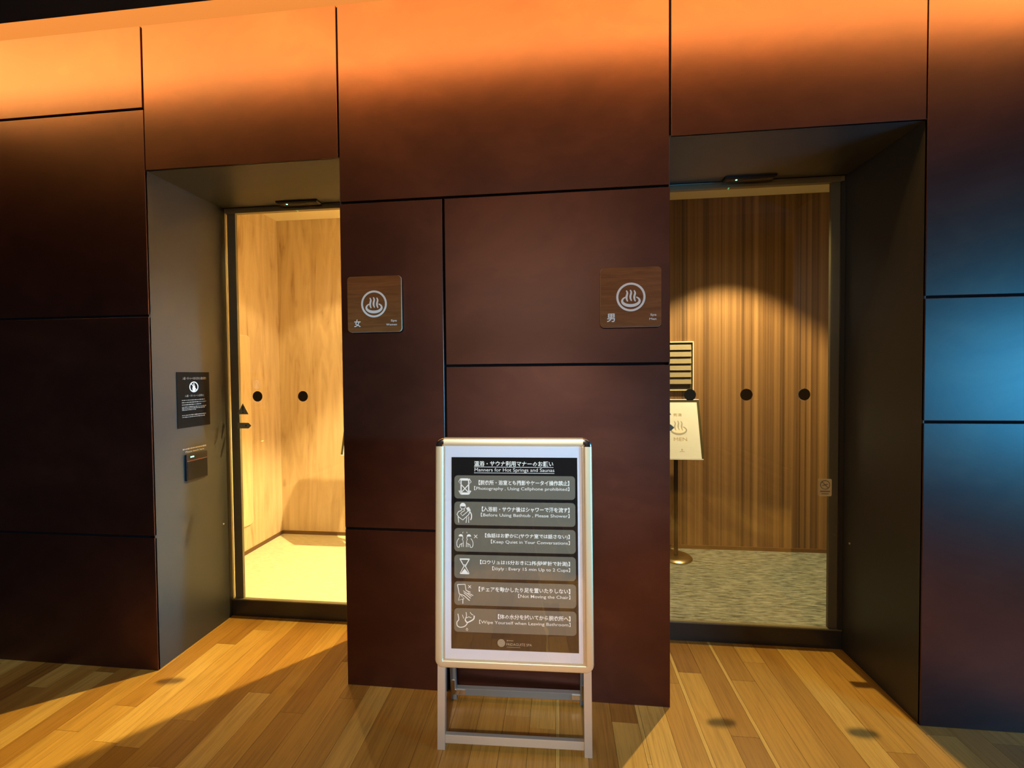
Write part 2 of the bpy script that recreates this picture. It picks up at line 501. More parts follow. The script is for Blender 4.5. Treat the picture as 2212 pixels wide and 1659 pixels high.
pw = 0.108; gap = 0.0012
x = -3.6; rest = MB()
while x < 3.4:
    wdt = pw if random.random() > 0.07 else 0.016
    y = DY + 0.02
    seg_y = []
    first = random.uniform(0.12, 1.0)
    while y > -3.9:
        ln = first if first else random.uniform(0.45, 1.25)
        first = None
        seg_y.append((max(y - ln, -3.9), y)); y -= ln
    for y0, y1 in seg_y:
        tn = plank_tone() if wdt > 0.05 else (0.97, random.random(), random.random())
        vis = (-3.3 < x < 2.3) and y1 > 0.75
        if vis:
            box('plank', mOak, x, x + wdt - gap, y0 + gap, y1, -0.014, 0.0, floor, tone=tn)
        else:
            rest.box(x, x + wdt - gap, y0 + gap, y1, -0.014, 0.0, tn)
    x += wdt
o = rest.build('plank_field', mOak, floor); o['kind'] = 'stuff'

# ------------------------------------------------------------------ setting: panelled wall
wall = MB()
YB = 2.40
wall.box(-5.0, XL0 - 0.004, W0 + 0.012, YB, 0, 3.13)
wall.box(XL1 + 0.004, XR0 - 0.004, W0 + 0.012, YB, 0, 3.13)
wall.box(XR1 + 0.004, 5.0, W0 + 0.012, YB, 0, 3.13)
wall.box(XL0 - 0.004, XL1 + 0.004, W0 + 0.012, YB, ZS + 0.004, 3.13)
wall.box(XR0 - 0.004, XR1 + 0.004, W0 + 0.012, YB, ZS + 0.004, 3.13)
wf = wall.build('wall_front', mJoint); tag(wf, 'wall clad in large oxidised copper coloured sheets', kind='structure')
g = 0.0055
panels = [
    (-5.0, -3.55, 2.740, 3.130), (-5.0, -3.55, 0.0, 2.740),
    (-3.55, XL0, 2.740, 3.130), (-3.55, XL0, 1.749, 2.740), (-3.55, XL0, 0.665, 1.749), (-3.55, XL0, 0.0, 0.665),
    (XL0, XL1, ZS, 3.130),
    (XL1, XR0, 2.240, 3.130), (XL1, -0.508, 0.739, 2.240), (XL1, -0.508, 0.0, 0.739),
    (-0.508, XR0, 1.490, 2.240), (-0.508, XR0, 0.0, 1.490),
    (XR0, XR1, ZS, 3.130),
    (XR1, 3.0, 1.744, 3.130), (XR1, 3.0, 1.244, 1.744), (XR1, 3.0, 0.0, 1.244),
    (3.0, 5.0, 1.744, 3.130), (3.0, 5.0, 0.0, 1.744)]
edges_free = {XL0, XL1, XR0, XR1}
for x0, x1, z0, z1 in panels:
    # edges that form the corner of a recess carry no joint gap
    a = 0.0 if (x0 in (XL1, XR1) and z0 < ZS - 0.1 and not (z0 > ZS - 0.3 and z1 > 3)) else g
    b2 = 0.0 if (x1 in (XL0, XR0) and z0 < ZS - 0.1) else g
    if (x0, z0) == (XL1, 2.240): a, b2 = g * 0.6, g * 0.6
    zz0 = z0 + (0.0 if z0 in (0.0, ZS) else g)
    zz1 = z1 - (0.0 if z1 == 3.130 else g)
    box('wall_panel', mPanel, x0 + a, x1 - b2, W0, W0 + 0.012, zz0, zz1, wf, bevel=0.0012, tone=rt(), seg=1)
# steel linings of the two recesses
for nm, x0, x1, y0 in (('a', XL0 - 0.004, XL0, 0), ('b', XL1, XL1 + 0.004, 0), ('c', XR0 - 0.004, XR0, 0), ('d', XR1, XR1 + 0.004, 0)):
    box('reveal_lining', mReveal, x0, x1, W0 + 0.004, YB, 0, ZS, wf)
for x0, x1 in ((XL0, XL1), (XR0, XR1)):
    box('soffit_lining', mReveal, x0, x1, W0 + 0.004, YB - 0.02, ZS, ZS + 0.004, wf)
for x_, s_ in ((XL0, 1), (XR1, -1)):
    mb = MB(); tube(mb, (x_, 2.335 + 0 * s_, 0.58), (x_ + s_ * 0.003, 2.335, 0.58), 0.005, 12)
    mb.build('screw_head', mAlu, wf)

# cove wall and ceiling
cw = box('trim_1', mCove, -5, 5, W0 + 0.03, 2.1, 3.13, 3.72); tag(cw, 'amber lit cove wall above the sheets', kind='structure')
ct = box('trim_2', mCove, -5, 5, 1.15, 2.1, 3.72, 3.76); tag(ct, 'top of the light cove', kind='structure')
cb = box('trim_3', mCove, -5, 5, 1.12, 1.15, 3.01, 3.76); tag(cb, 'rear face of the light cove', kind='structure')
ceil = box('ceiling', mCeil, -5, 5, -4.0, 1.62, 2.953, 3.013); tag(ceil, 'black lobby ceiling with light slot along the wall', kind='structure')

# ------------------------------------------------------------------ setting: two anterooms behind the doors
HR = 2.858
YK = 3.70
def room(x0, x1, yk, wallm, carpet, side, names):
    o = box('floor', carpet, x0, x1, YB + 0.02, yk, -0.05, 0.0); tag(o, names[0], kind='structure')
    o = box('wall_%s_back' % side, wallm, x0 - 0.1, x1 + 0.1, yk, yk + 0.08, 0, HR); tag(o, names[1], kind='structure')
    o = box('wall_%s_left' % side, wallm, x0 - 0.08, x0, YB, yk, 0, HR); tag(o, names[1], kind='structure')
    o = box('wall_%s_right' % side, wallm, x1, x1 + 0.08, YB, yk, 0, HR); tag(o, names[1], kind='structure')
    o = box('ceiling', mRoomCeil, x0 - 0.08, x1 + 0.08, YB - 0.0, yk + 0.08, HR, HR + 0.05); tag(o, names[2], kind='structure')
    o = box('baseboard_%s' % side, mBrownTrim, x0, x1, yk - 0.008, yk, 0, 0.030); tag(o, 'brown skirting', kind='structure')


room(-2.54, -0.02, YK, mKnotty, mCarpetL, 'women', ('beige woven carpet of the women anteroom', 'pale knotty wood wall of the women anteroom', 'cream ceiling of the women anteroom'))
room(0.12, 3.0, 3.67, mStripe, mCarpetR, 'men', ('grey streaked carpet of the men anteroom', 'striped brown wood wall of the men anteroom', 'cream ceiling of the men anteroom'))
o = box('baseboard_women_left', mBrownTrim, -2.54, -2.532, YB, YK, 0, 0.03); tag(o, 'brown skirting', kind='structure')
# front inner walls above and beside the doors (seen only from inside and by the light)
for i, (x0, x1, z0, z1) in enumerate(((-2.62, XL0, 0, HR), (XL1, XR0, 0, HR), (XR1, 3.08, 0, HR), (XL0, XL1, ZS, HR), (XR0, XR1, ZS, HR))):
    o = box('wall_inner_%s' % 'abcde'[i], mRoomCeil, x0, x1, YB, YB + 0.02, z0, z1); o.name = 'wall_inner'; tag(o, kind='structure')

# ------------------------------------------------------------------ glass doors
def door(n, x0, x1, stile_side, label):
    d = empty('door_%d' % n, (0, 0, 0)); tag(d, label, kind='structure')
    box('bottom_rail', mRail, x0 + 0.001, x1 - 0.001, DY - 0.003, DY + 0.03, 0.0, 0.098, d, bevel=0.002)
    box('sill_lip', mStile, x0 + 0.002, x1 - 0.002, DY - 0.006, DY + 0.02, 0.098, 0.104, d)
    box('top_rail', mHead, x0 + 0.001, x1 - 0.001, DY + 0.004, DY + 0.03, 2.420, ZS - 0.001, d)
    if stile_side == 'L':
        box('gap_glow_strip', mGapGlow, x0 + 0.006, x0 + 0.013, DY - 0.002, DY + 0.004, 0.105, 2.42, d)  # translucent strip added to make the bright line of light beside the stile
        box('stile', mStile, x0 + 0.014, x0 + 0.068, DY + 0.006, DY + 0.022, 0.105, 2.42, d, bevel=0.001)
    else:
        box('stile', mStile, x1 - 0.064, x1 - 0.020, DY + 0.006, DY + 0.022, 0.105, 2.42, d, bevel=0.001)
        box('jamb_channel', mRail, x1 - 0.019, x1 - 0.001, DY - 0.004, DY + 0.022, 0.105, 2.42, d)
    gx0, gx1 = (x0 + 0.014, x1 - 0.001) if stile_side == 'L' else (x0 + 0.001, x1 - 0.020)
    box('glass_pane', mGlass, gx0, gx1, DY - 0.0015, DY + 0.003, 0.104, ZS - 0.001, d)
    return d


d1 = door(1, XL0, XL1, 'L', 'glass sliding door to the bright women anteroom')
d2 = door(2, XR0, XR1, 'R', 'glass sliding door to the dim men anteroom')
YS = DY - 0.0024
def disc(x, z, parent):
    mb = slab2(circle(x, z, 0.031, 32), YS, YS + 0.0006)
    return mb.build('round_sticker', mDarkSticker, parent)
for x_ in (-1.784, -1.497, -1.210): disc(x_, 1.331, d1)
for x_ in (0.696, 0.982, 1.266): disc(x_, 1.332, d2)
rg = MB(); pts = [(1.268 + 0.031 * math.cos(math.radians(a)), 1.332 + 0.031 * math.sin(math.radians(a))) for a in range(95, 270, 8)]
ribbon(rg, pts, 0.003, YS - 0.0003); rg.build('sticker_rim', mPaleTrim, d2)

def warn(x, z, parent):
    """warning triangle with exclamation mark, and below it an arrow"""
    t = slab2([(x - 0.036, z - 0.031), (x + 0.036, z - 0.031), (x, z + 0.035)], YS, YS + 0.0006).build('warning_triangle', mGreySticker, parent)
    mb = MB(); ribbon(mb, [(x, z + 0.018), (x, z - 0.010)], [0.009, 0.005], YS - 0.0004); poly2(mb, circle(x, z - 0.020, 0.004, 12), YS - 0.0004)
    mb.build('warning_mark', mDarkSticker, t)
    a = slab2([(x - 0.036, z - 0.116), (x + 0.034, z - 0.116), (x + 0.052, z - 0.099), (x + 0.034, z - 0.082), (x - 0.036, z - 0.082)], YS, YS + 0.0006).build('arrow_sticker', mGreySticker, parent)
    mb = MB(); poly2(mb, [(x + 0.014, z - 0.105), (x + 0.014, z - 0.093), (x + 0.026, z - 0.099)], YS - 0.0004)
    mb.build('arrow_mark', mDarkSticker, a)
warn(-1.880, 1.255, d1)
warn(0.563, 1.255, d2)
# no smoking sticker
st = slab2(rrect(1.340, 1.404, 0.803, 0.893, 0.006), YS, YS + 0.0006).build('no_smoking_sticker', mYellowSticker, d2)
st['label'] = 'small pale no smoking sticker'
mb = MB(); ring(mb, 1.372, 0.862, 0.0245, 0.0205, YS - 0.0004, 32)
ribbon(mb, [(1.355, 0.879), (1.389, 0.845)], 0.004, YS - 0.0004)
ribbon(mb, [(1.358, 0.858), (1.386, 0.866)], 0.004, YS - 0.0004)
ribbon(mb, [(1.348, 0.828), (1.396, 0.828)], 0.006, YS - 0.0004)
ribbon(mb, [(1.354, 0.815), (1.390, 0.815)], 0.004, YS - 0.0004)
mb.build('no_smoking_mark', mGreySticker, st)


# ------------------------------------------------------------------ door sensors under the soffits
def sensor(xc, label):
    s = empty('door_sensor', (xc, 2.352, ZS)); tag(s, label, 'sensor', 'automatic door sensors under the soffits')
    mb = MB(); v = []
    for z, e in ((0.0, 0.0), (-0.008, 0.001), (-0.013, 0.010)):
        v.append([(-0.125 + e, -0.028 + e), (0.125 - e, -0.028 + e), (0.125 - e, 0.028 - e), (-0.125 + e, 0.028 - e), z])
    vs = [(p[0], p[1], q[4]) for q in v for p in q[:4]]
    fs = [(0, 1, 2, 3), (8, 9, 10, 11)] + [(k * 4 + i, k * 4 + (i + 1) % 4, (k + 1) * 4 + (i + 1) % 4, (k + 1) * 4 + i) for k in range(2) for i in range(4)]
    mb.add(vs, fs); mb.build('sensor_housing', mDevice, s)
    box('lens_window', mDevice, -0.03, 0.05, -0.014, 0.014, -0.0142, -0.0125, s)
    mb = MB(); tube(mb, (-0.066, -0.010, -0.0150), (-0.066, -0.010, -0.0120), 0.0045, 12); l = mb.build('indicator_light', mLed, s)
    l['label'] = 'small glowing green indicator'
sensor(-1.475, 'flat black sensor with green light under the left door soffit')
sensor(0.975, 'flat black sensor with green light under the right door soffit')


# ------------------------------------------------------------------ room downlights
for x_, y_, lab in ((-1.82, 3.0, 'round ceiling downlight over the left door of the bright anteroom'), (-0.5, 3.0, 'round ceiling downlight deeper right in the bright anteroom'), (1.335, 3.0, 'round ceiling downlight in the dim anteroom')):
    t = empty('ceiling_downlight', (x_, y_, HR)); tag(t, lab, 'downlight', 'anteroom downlights')
    lathe([(0.050, 0.0), (0.052, -0.003), (0.044, -0.004), (0.040, 0.0)], 32).build('trim_ring', mDevice, t)
    lathe([(0.040, -0.0005), (0.0, -0.0012)], 32).build('lens', mLamp, t)

# ------------------------------------------------------------------ wall signs
def wall_sign(xc, kanji, word, label, kb, wb, edge=False):
    s = empty('restroom_sign' if False else 'spa_sign', (xc, W0, 1.772)); tag(s, label, 'sign', 'square wooden spa signs on the pillar')
    slab2(rrect(-0.100, 0.100, -0.100, 0.100, 0.01), -0.010, 0.0).build('mounting_plate', mDevice, s)
    b_ = slab2(rrect(-0.125, 0.125, -0.125, 0.125, 0.016, 8), -0.024, -0.010).build('sign_plate', mSignWood, s)
    bm = bmesh.new(); bm.from_mesh(b_.data); bm.to_mesh(b_.data); bm.free()
    e_ = slab2(rrect(-0.1262, 0.1262, -0.1262, 0.1262, 0.017, 8), -0.0185, -0.0105).build('sign_edge', mSignEdge, s)
    Y = -0.0246
    mb = MB(); ring(mb, 0.0, 0.0, 0.0605, 0.0515, Y, 64); onsen(mb, 0.0, -0.004, 0.040, Y)
    mb.build('hot_spring_mark', mWhitePrint, s)
    mb = MB(); text_into(mb, kanji, *kb, Y, 0.02, res=3); mb.build('kanji_lettering', mWhitePrint, s)
    mb = MB()
    text_into(mb, 'Spa', wb[0], wb[1], -0.0835, -0.0715, Y, 0.015)
    text_into(mb, word, wb[2], wb[1], -0.0985, -0.0890, Y, 0.015)
    mb.build('english_lettering', mWhitePrint, s)
wall_sign(-0.826, '女', 'Women', 'square walnut spa sign for women, nearer the bright left doorway', (-0.095, -0.064, -0.103, -0.068), (0.078, 0.106, 0.056))
wall_sign(0.305, '男', 'Men', 'square walnut spa sign for men, nearer the dim right doorway', (-0.100, -0.066, -0.104, -0.068), (0.080, 0.105, 0.076))

# ------------------------------------------------------------------ notice and card reader on the left reveal
n_ = empty('notice_board', (XL0, 2.148, 1.328), PI / 2); tag(n_, 'black notice with a crossed-out person in a ring, on the grey left reveal', 'sign')
box('notice_sheet', mBlack, -0.105, 0.105, -0.003, 0.0, -0.148, 0.148, n_)
Y = -0.0036
mb = MB()
text_into(mb, '入墨・タトゥーのある方の入館お断り', -0.070, 0.082, 0.107, 0.122, Y, 0.006)
mb.build('headline_lettering', mTan, n_)
mb = MB(); text_into(mb, '入墨・タトゥー入浴禁止', -0.058, 0.065, 0.015, 0.027, Y, 0.006)
mb.build('subtitle_lettering', mTan, n_); mb = MB()
rr = random.Random(3)
for i, z in enumerate((-0.002, -0.014, -0.026, -0.038, -0.046, -0.054, -0.082, -0.092)):
    x_ = -0.078
    end = (0.072, 0.080, 0.045, 0.078, 0.07, 0.01, 0.075, 0.07)[i]
    while x_ < end:
        if z == -0.082 and x_ == -0.078: mb.build('paragraph_lettering', mTan, n_); mb = MB()
        l_ = rr.uniform(0.006, 0.018); ribbon(mb, [(x_, z), (min(x_ + l_, end), z)], rr.uniform(0.0025, 0.005), Y); x_ += l_ + 0.002
mb.build('paragraph_lettering', mTan, n_)
mb = MB(); ring(mb, 0.0, 0.068, 0.029, 0.0235, Y, 40)
poly2(mb, circle(0.0, 0.083, 0.0045, 16), Y)
poly2(mb, [(-0.009, 0.045), (0.009, 0.045), (0.010, 0.060), (0.006, 0.077), (-0.006, 0.077), (-0.010, 0.060)], Y)
ribbon(mb, [(-0.018, 0.086), (0.018, 0.050)], 0.004, Y - 0.0003)
mb.build('prohibition_mark', mWhitePrint, n_)

c_ = empty('card_reader', (XL0, 2.150, 0.975), PI / 2); tag(c_, 'black card reader with a small green light on the grey left reveal', 'card reader')
box('reader_body', mDevice, -0.069, 0.069, -0.012, 0.0, -0.080, 0.062, c_, bevel=0.004)
box('reader_face', mReader, -0.064, 0.064, -0.0135, -0.011, -0.074, 0.022, c_)
mb = MB(); ribbon(mb, [(-0.066, 0.026), (0.066, 0.026)], 0.003, -0.0126); mb.build('accent_line', plain('dull_red_line', (0.18, 0.05, 0.04), 0.5), c_)
mb = MB(); ribbon(mb, [(-0.045, 0.046), (-0.022, 0.046)], 0.006, -0.0128); l = mb.build('indicator_light', mLed, c_); l['label'] = 'small glowing green indicator'
mb = MB(); text_into(mb, 'Please touch here', -0.062, 0.058, 0.070, 0.080, -0.0012, 0.02)
x_ = -0.080
while x_ < 0.072:
    l_ = rr.uniform(0.005, 0.011); ribbon(mb, [(x_, 0.0905), (x_ + l_, 0.0905)], rr.uniform(0.005, 0.008), -0.0012); x_ += l_ + 0.002
mb.build('reader_lettering', mTan, c_)

# ------------------------------------------------------------------ free-standing A-board
B = empty('a_board_sign', (-0.179, 1.609, 0.0), 0.034)
tag(B, 'aluminium framed A-board with a black spa manners poster, standing before the pillar', 'sign stand')
T = 0.060
V0, V1, UH, FW = 0.312, 1.203, 0.307, 0.034


def bpart(mb, name, mat, parent=B, bevel=0.0, smooth=False):
    o = mb.build(name, mat, parent, bevel, 2, smooth)
    if parent is B: o.rotation_euler = (-T, 0, 0)
    return o


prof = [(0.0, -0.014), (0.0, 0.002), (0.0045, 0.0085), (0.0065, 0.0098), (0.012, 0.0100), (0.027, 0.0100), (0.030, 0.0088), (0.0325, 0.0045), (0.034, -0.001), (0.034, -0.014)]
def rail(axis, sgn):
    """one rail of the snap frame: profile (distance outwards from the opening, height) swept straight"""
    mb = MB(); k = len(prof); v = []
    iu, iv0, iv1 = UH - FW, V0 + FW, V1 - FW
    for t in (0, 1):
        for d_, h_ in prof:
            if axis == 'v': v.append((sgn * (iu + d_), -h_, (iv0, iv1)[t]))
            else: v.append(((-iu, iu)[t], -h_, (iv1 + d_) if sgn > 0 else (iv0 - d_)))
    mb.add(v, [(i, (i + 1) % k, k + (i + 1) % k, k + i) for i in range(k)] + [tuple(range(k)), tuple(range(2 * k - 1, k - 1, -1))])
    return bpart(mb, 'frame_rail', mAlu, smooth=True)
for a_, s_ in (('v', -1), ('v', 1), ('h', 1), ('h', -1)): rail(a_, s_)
def corner(su, sv):
    mb = MB(); k = len(prof); v = []; n = 8; fs = []
    pu, pv = su * (UH - FW), (V1 - FW if sv > 0 else V0 + FW)
    for j in range(n + 1):
        a = PI / 2 * j / n
        for d_, h_ in prof:
            d2 = d_ + 0.0004 if d_ > 0 else 0.0
            v.append((pu + su * d2 * math.cos(a), -h_ - 0.0004, pv + sv * d2 * math.sin(a)))
    for j in range(n):
        for i in range(k - 1): fs.append((j * k + i, (j + 1) * k + i, (j + 1) * k + i + 1, j * k + i + 1))
    mb.add(v, fs)
    return bpart(mb, 'frame_corner', mChrome if sv > 0 else mCorner, smooth=True)
for su in (-1, 1):
    for sv in (-1, 1):
        o = corner(su, sv); o['label'] = 'rounded chrome corner' if sv > 0 else 'rounded satin corner'
# legs of the front frame (run up behind the poster frame)
for s_ in (-1, 1):
    mb = MB().box(s_ * 0.297 - (0.0 if s_ < 0 else 0.030), s_ * 0.297 + (0.030 if s_ < 0 else 0.0), -0.004, 0.022, 0.0, 1.17)
    if True: bpart(mb, 'leg', mAluLeg, bevel=0.0015)
bpart(MB().box(-0.267, 0.267, 0.0, 0.018, 0.024, 0.056), 'crossbar', mAluLeg, bevel=0.0015)
bpart(MB().box(-UH + 0.02, UH - 0.02, 0.004, 0.012, V0 + 0.02, V1 - 0.02), 'back_panel', mDevice)
# rear frame
ya, za, yb, zb = 0.110, 1.165, 0.262, 0.0
ang = math.atan2(yb - ya, za)
def rpart(mb, name, mat, bevel=0.0015):
    o = mb.build(name, mat, B, bevel); o.location = (0, ya, za); o.rotation_euler = (ang, 0, 0); return o
Lr = math.hypot(yb - ya, za) - 0.006
for s_ in (-1, 1):
    rpart(MB().box(s_ * 0.298 - (0.0 if s_ < 0 else 0.026), s_ * 0.298 + (0.026 if s_ < 0 else 0.0), -0.011, 0.011, -Lr, 0.0), 'rear_leg', mAluDull)
    rpart(MB().box(s_ * 0.272 - 0.006 if s_ < 0 else 0.236, -0.232 if s_ < 0 else 0.272, -0.0145, -0.0105, -Lr + 0.03, -Lr + 0.052), 'corner_bracket', mChrome, 0.0006)
    rpart(MB().box(s_ * 0.285 - 0.007, s_ * 0.285 + 0.007, -0.0145, -0.0105, -Lr + 0.028, -Lr + 0.10), 'corner_bracket', mChrome, 0.0006)
    hb = MB(); tube(hb, (s_ * 0.262, 0.085, 1.172), (s_ * 0.295, 0.085, 1.172), 0.010, 16); hb.build('hinge', mChrome, B)
    box('stay_arm', mAluDull, s_ * 0.262 - 0.002, s_ * 0.262 + 0.002, 0.045, 0.180, 0.60, 0.615, B)
rpart(MB().box(-0.272, 0.272, -0.010, 0.010, -Lr + 0.022, -Lr + 0.056), 'crossbar', mAluDull)
rpart(MB().box(-0.272, 0.272, -0.010, 0.010, -0.030, 0.0), 'crossbar', mAluDull)

# poster
poster = bpart(MB().box(-UH + FW - 0.004, UH - FW + 0.004, -0.0015, 0.003, V0 + FW - 0.004, V1 - FW + 0.004), 'poster', mPaper)
poster['label'] = 'white bordered poster sheet'
def pu(px): return (px - 1113.5) * 0.001787 + 0.004
def pv(py): return 1.126 - (py - 990) * 0.001777
black = box('black_print', mBlack, pu(975.5), pu(1251.5), -0.0022, -0.0016, pv(1407), pv(990), poster)
Y = -0.0034
jp = ['【脱衣所・浴室とも撮影やケータイ操作禁止】', '【入浴前・サウナ後はシャワーで汗を流す】', '【会話はお静かに(サウナ室では話さない)】', '【ロウリュは15分おきに2杯(砂時計で計測)】', '【チェアを動かしたり足を置いたりしない】', '【体の水分を拭いてから脱衣所へ】']
en = ['【Photography , Using Cellphone prohibited】', '【Before Using Bathtub , Please Shower】', '【Keep Quiet in Your Conversations】', '【löyly : Every 15 min Up to 2 Cups】', '【Not Moving the Chair】', '【Wipe Yourself when Leaving Bathroom】']
jx = [1036, 1043, 1050, 1039, 1036, 1078]
ex = [1026, 1041, 1063, 1066, 1122, 1037]
for i in range(6):
    t0 = 1030 + i * 57.9
    row = slab2(rrect(pu(982), pu(1246.5), pv(t0 + 51), pv(t0), 0.014), -0.0029, -0.0022).build('notice_row', mRow, poster)
    mb = MB()
    text_into(mb, jp[i], pu(jx[i]), pu(1234), pv(t0 + 21), pv(t0 + 10), Y, 0.018, res=1)
    text_into(mb, en[i], pu(ex[i]), pu(1234), pv(t0 + 33.5), pv(t0 + 23.5), Y, 0.002, res=3)
    mb.build('notice_lettering', mWhitePrint, poster)
mb = MB()
text_into(mb, '温浴・サウナ利用マナーのお願い', pu(1026), pu(1200), pv(1010), pv(998), Y, 0.02, res=1)
text_into(mb, 'Manners for Hot Springs and Saunas', pu(1027), pu(1202), pv(1023.5), pv(1013.5), Y, 0.0, res=3)
ribbon(mb, [(pu(1026), pv(1011.3)), (pu(1200), pv(1011.3))], 0.0018, Y); ribbon(mb, [(pu(1026), pv(1024.2)), (pu(1202), pv(1024.2))], 0.0018, Y)
mb.build('title_lettering', mWhitePrint, poster)


def icon(draw, i):
    mb = MB(); t0 = 1030 + i * 57.9
    def P(lst, wd=1.2, close=False):
        q = [(pu(a_), pv(t0 + b_)) for a_, b_ in lst]
        if close: q.append(q[0])
        ribbon(mb, q, wd * 0.00178, Y)
    def Fp(lst): poly2(mb, [(pu(a_), pv(t0 + b_)) for a_, b_ in lst], Y)
    draw(P, Fp, mb, t0)
    mb.build('pictogram', mWhitePrint, poster)
def cs(cx, cz, rad, a0, a1, n=12, sx=1.0): return [(cx + rad * sx * math.cos(math.radians(a0 + (a1 - a0) * k / n)), cz - rad * math.sin(math.radians(a0 + (a1 - a0) * k / n))) for k in range(n + 1)]
def ic_phone(P, Fp, mb, t0):
    P([(997, 9), (1013, 9)], 5); P([(997, 40), (1013, 40)], 5)
    P([(997, 8), (997, 42)], 2.6); P([(1014, 8), (1014, 42)], 2.6)
    P([(996, 7), (991.5, 14), (1012, 36), (1018, 34)], 2.0); P([(1015, 7), (1019.5, 14), (999, 36), (992, 34)], 2.0)
    P([(991.5, 14), (997, 20)], 1.8); P([(1019.5, 14), (1014, 20)], 1.8)
    P([(992, 34), (997, 42)], 1.8); P([(1019, 34), (1014, 42)], 1.8)
def ic_wash(P, Fp, mb, t0):
    Fp(cs(1001, 9, 6.5, -10, 190)); P(cs(1001, 10, 6, 180, 360), 1.2)
    P([(998, 16), (998, 19), (991, 22), (988, 28), (992, 34), (1001, 40), (1014, 28), (1017, 20)], 1.6)
    P([(1004, 16), (1005, 19), (999, 23), (996, 26), (1000, 31), (1013, 20)], 1.4)
    P([(1009, 14), (1014, 12), (1018, 19), (1013, 21), (1009, 14)], 1.6); Fp([(1009, 14), (1014, 12), (1018, 19), (1013, 21)])
    P(spline([(1016, 20), (1020, 28), (1020, 35), (1018, 40)], 5), 2.2)
    P([(990, 33), (992, 46)], 1.3); P([(1010, 34), (1008, 46)], 1.3); P([(1014, 32), (1014, 46)], 1.3)
def ic_talk(P, Fp, mb, t0):
    for s_ in (-1, 1):
        c = 1005.5
        q = lambda a: c + s_ * a
        Fp([(q(9) + s_ * (x_ - 0) , z_) for x_, z_ in [(5 * math.cos(a / 6 * PI), 18 - 5 * math.sin(a / 6 * PI)) for a in range(7)]][::(1 if s_ < 0 else -1)])
        P([(q(5), 18), (q(4), 22), (q(6), 24), (q(4), 27)], 1.2)
        P(spline([(q(13), 22), (q(17), 28), (q(18), 35), (q(16), 41), (q(12), 41), (q(11), 36), (q(5), 33)], 4), 1.3)
        P([(q(4), 28), (q(3), 41)], 1.2); P([(q(7), 33), (q(7), 41)], 1.2)
        P([(q(4), 8), (q(5), 11)], 1.0)
    P([(1026, 14), (1033, 21)], 1.2); P([(1033, 14), (1026, 21)], 1.2)
def ic_glass(P, Fp, mb, t0):
    P([(994, 9.5), (1016, 9.5)], 3); P([(994.5, 9), (1003, 24), (1007, 24), (1015.5, 9)], 2)
    P([(1005, 22), (995, 40), (1015, 40), (1005, 22)], 2); Fp([(995, 42), (1005, 30), (1015, 42)]); Fp([(1001, 21), (1009, 21), (1005, 26)])
def ic_chair(P, Fp, mb, t0):
    P([(989, 7), (1006, 6), (1008, 19), (1014, 22)], 1.6); P([(989, 7), (993, 27), (1003, 30), (1016, 41)], 1.6)
    P([(1002, 20), (1020, 32)], 1.4); P([(1003, 24), (1018, 36)], 1.4); P([(1008, 19), (1018, 23)], 1.4); P([(1012, 24), (1024, 30)], 1.4)
    P([(995, 28), (991, 41), (1004, 37), (997, 30)], 1.3); P([(1001, 38), (1001, 48)], 1.6)
    P([(1013, 8), (1019, 14)], 1.2); P([(1019, 8), (1013, 14)], 1.2)
def ic_wipe(P, Fp, mb, t0):
    P(spline([(990, 12), (992, 24), (988, 30), (989, 38), (996, 41), (1006, 38), (1012, 30)], 4), 1.8)
    P(spline([(1008, 8), (1009, 16), (1006, 24)], 4), 1.4); P(spline([(1017, 8), (1020, 12), (1024, 14)], 4), 1.4)
    P(spline([(1006, 24), (1010, 30), (1018, 27), (1025, 22), (1026, 15)], 4), 2.6)
    P([(1000, 14), (1003, 22)], 1.2); P([(1008, 21), (1014, 18), (1020, 20)], 1.4); P([(1010, 42), (1008, 46), (1011, 48), (1012, 45), (1010, 42)], 1.0)
for i, fn in enumerate((ic_phone, ic_wash, ic_talk, ic_glass, ic_chair, ic_wipe)): icon(fn, i)
# emblem and small line at the foot of the poster
mb = MB()
cx, cz = pu(1085), pv(1391)
poly2(mb, circle(cx, cz, 0.0022, 12), Y)
for rad in (0.006, 0.0105, 0.0145): ring(mb, cx, cz, rad, rad - 0.0026, Y, 32)
for k in range(12):
    a = 2 * PI * k / 12
    ribbon(mb, [(cx + 0.003 * math.cos(a), cz + 0.003 * math.sin(a)), (cx + 0.0135 * math.cos(a + 0.3), cz + 0.0135 * math.sin(a + 0.3))], 0.0014, Y - 0.0001)
text_into(mb, 'FRIDAGUITE SPA', pu(1096), pu(1151), pv(1396), pv(1390.5), Y, 0.0)
ribbon(mb, [(pu(1097), pv(1385.5)), (pu(1099.5), pv(1385.5))], 0.004, Y)
x_ = 1100.5
while x_ < 1111:
    ribbon(mb, [(pu(x_), pv(1385.5)), (pu(x_ + 1.6), pv(1385.5))], 0.0024, Y); x_ += 2.2
x_ = 1097
while x_ < 1125:
    ribbon(mb, [(pu(x_), pv(1399.3)), (pu(x_ + 1.4), pv(1399.3))], 0.0016, Y); x_ += 2.1
mb.build('emblem', plain('gold_grey_print', (0.42, 0.36, 0.24), 0.5), poster)

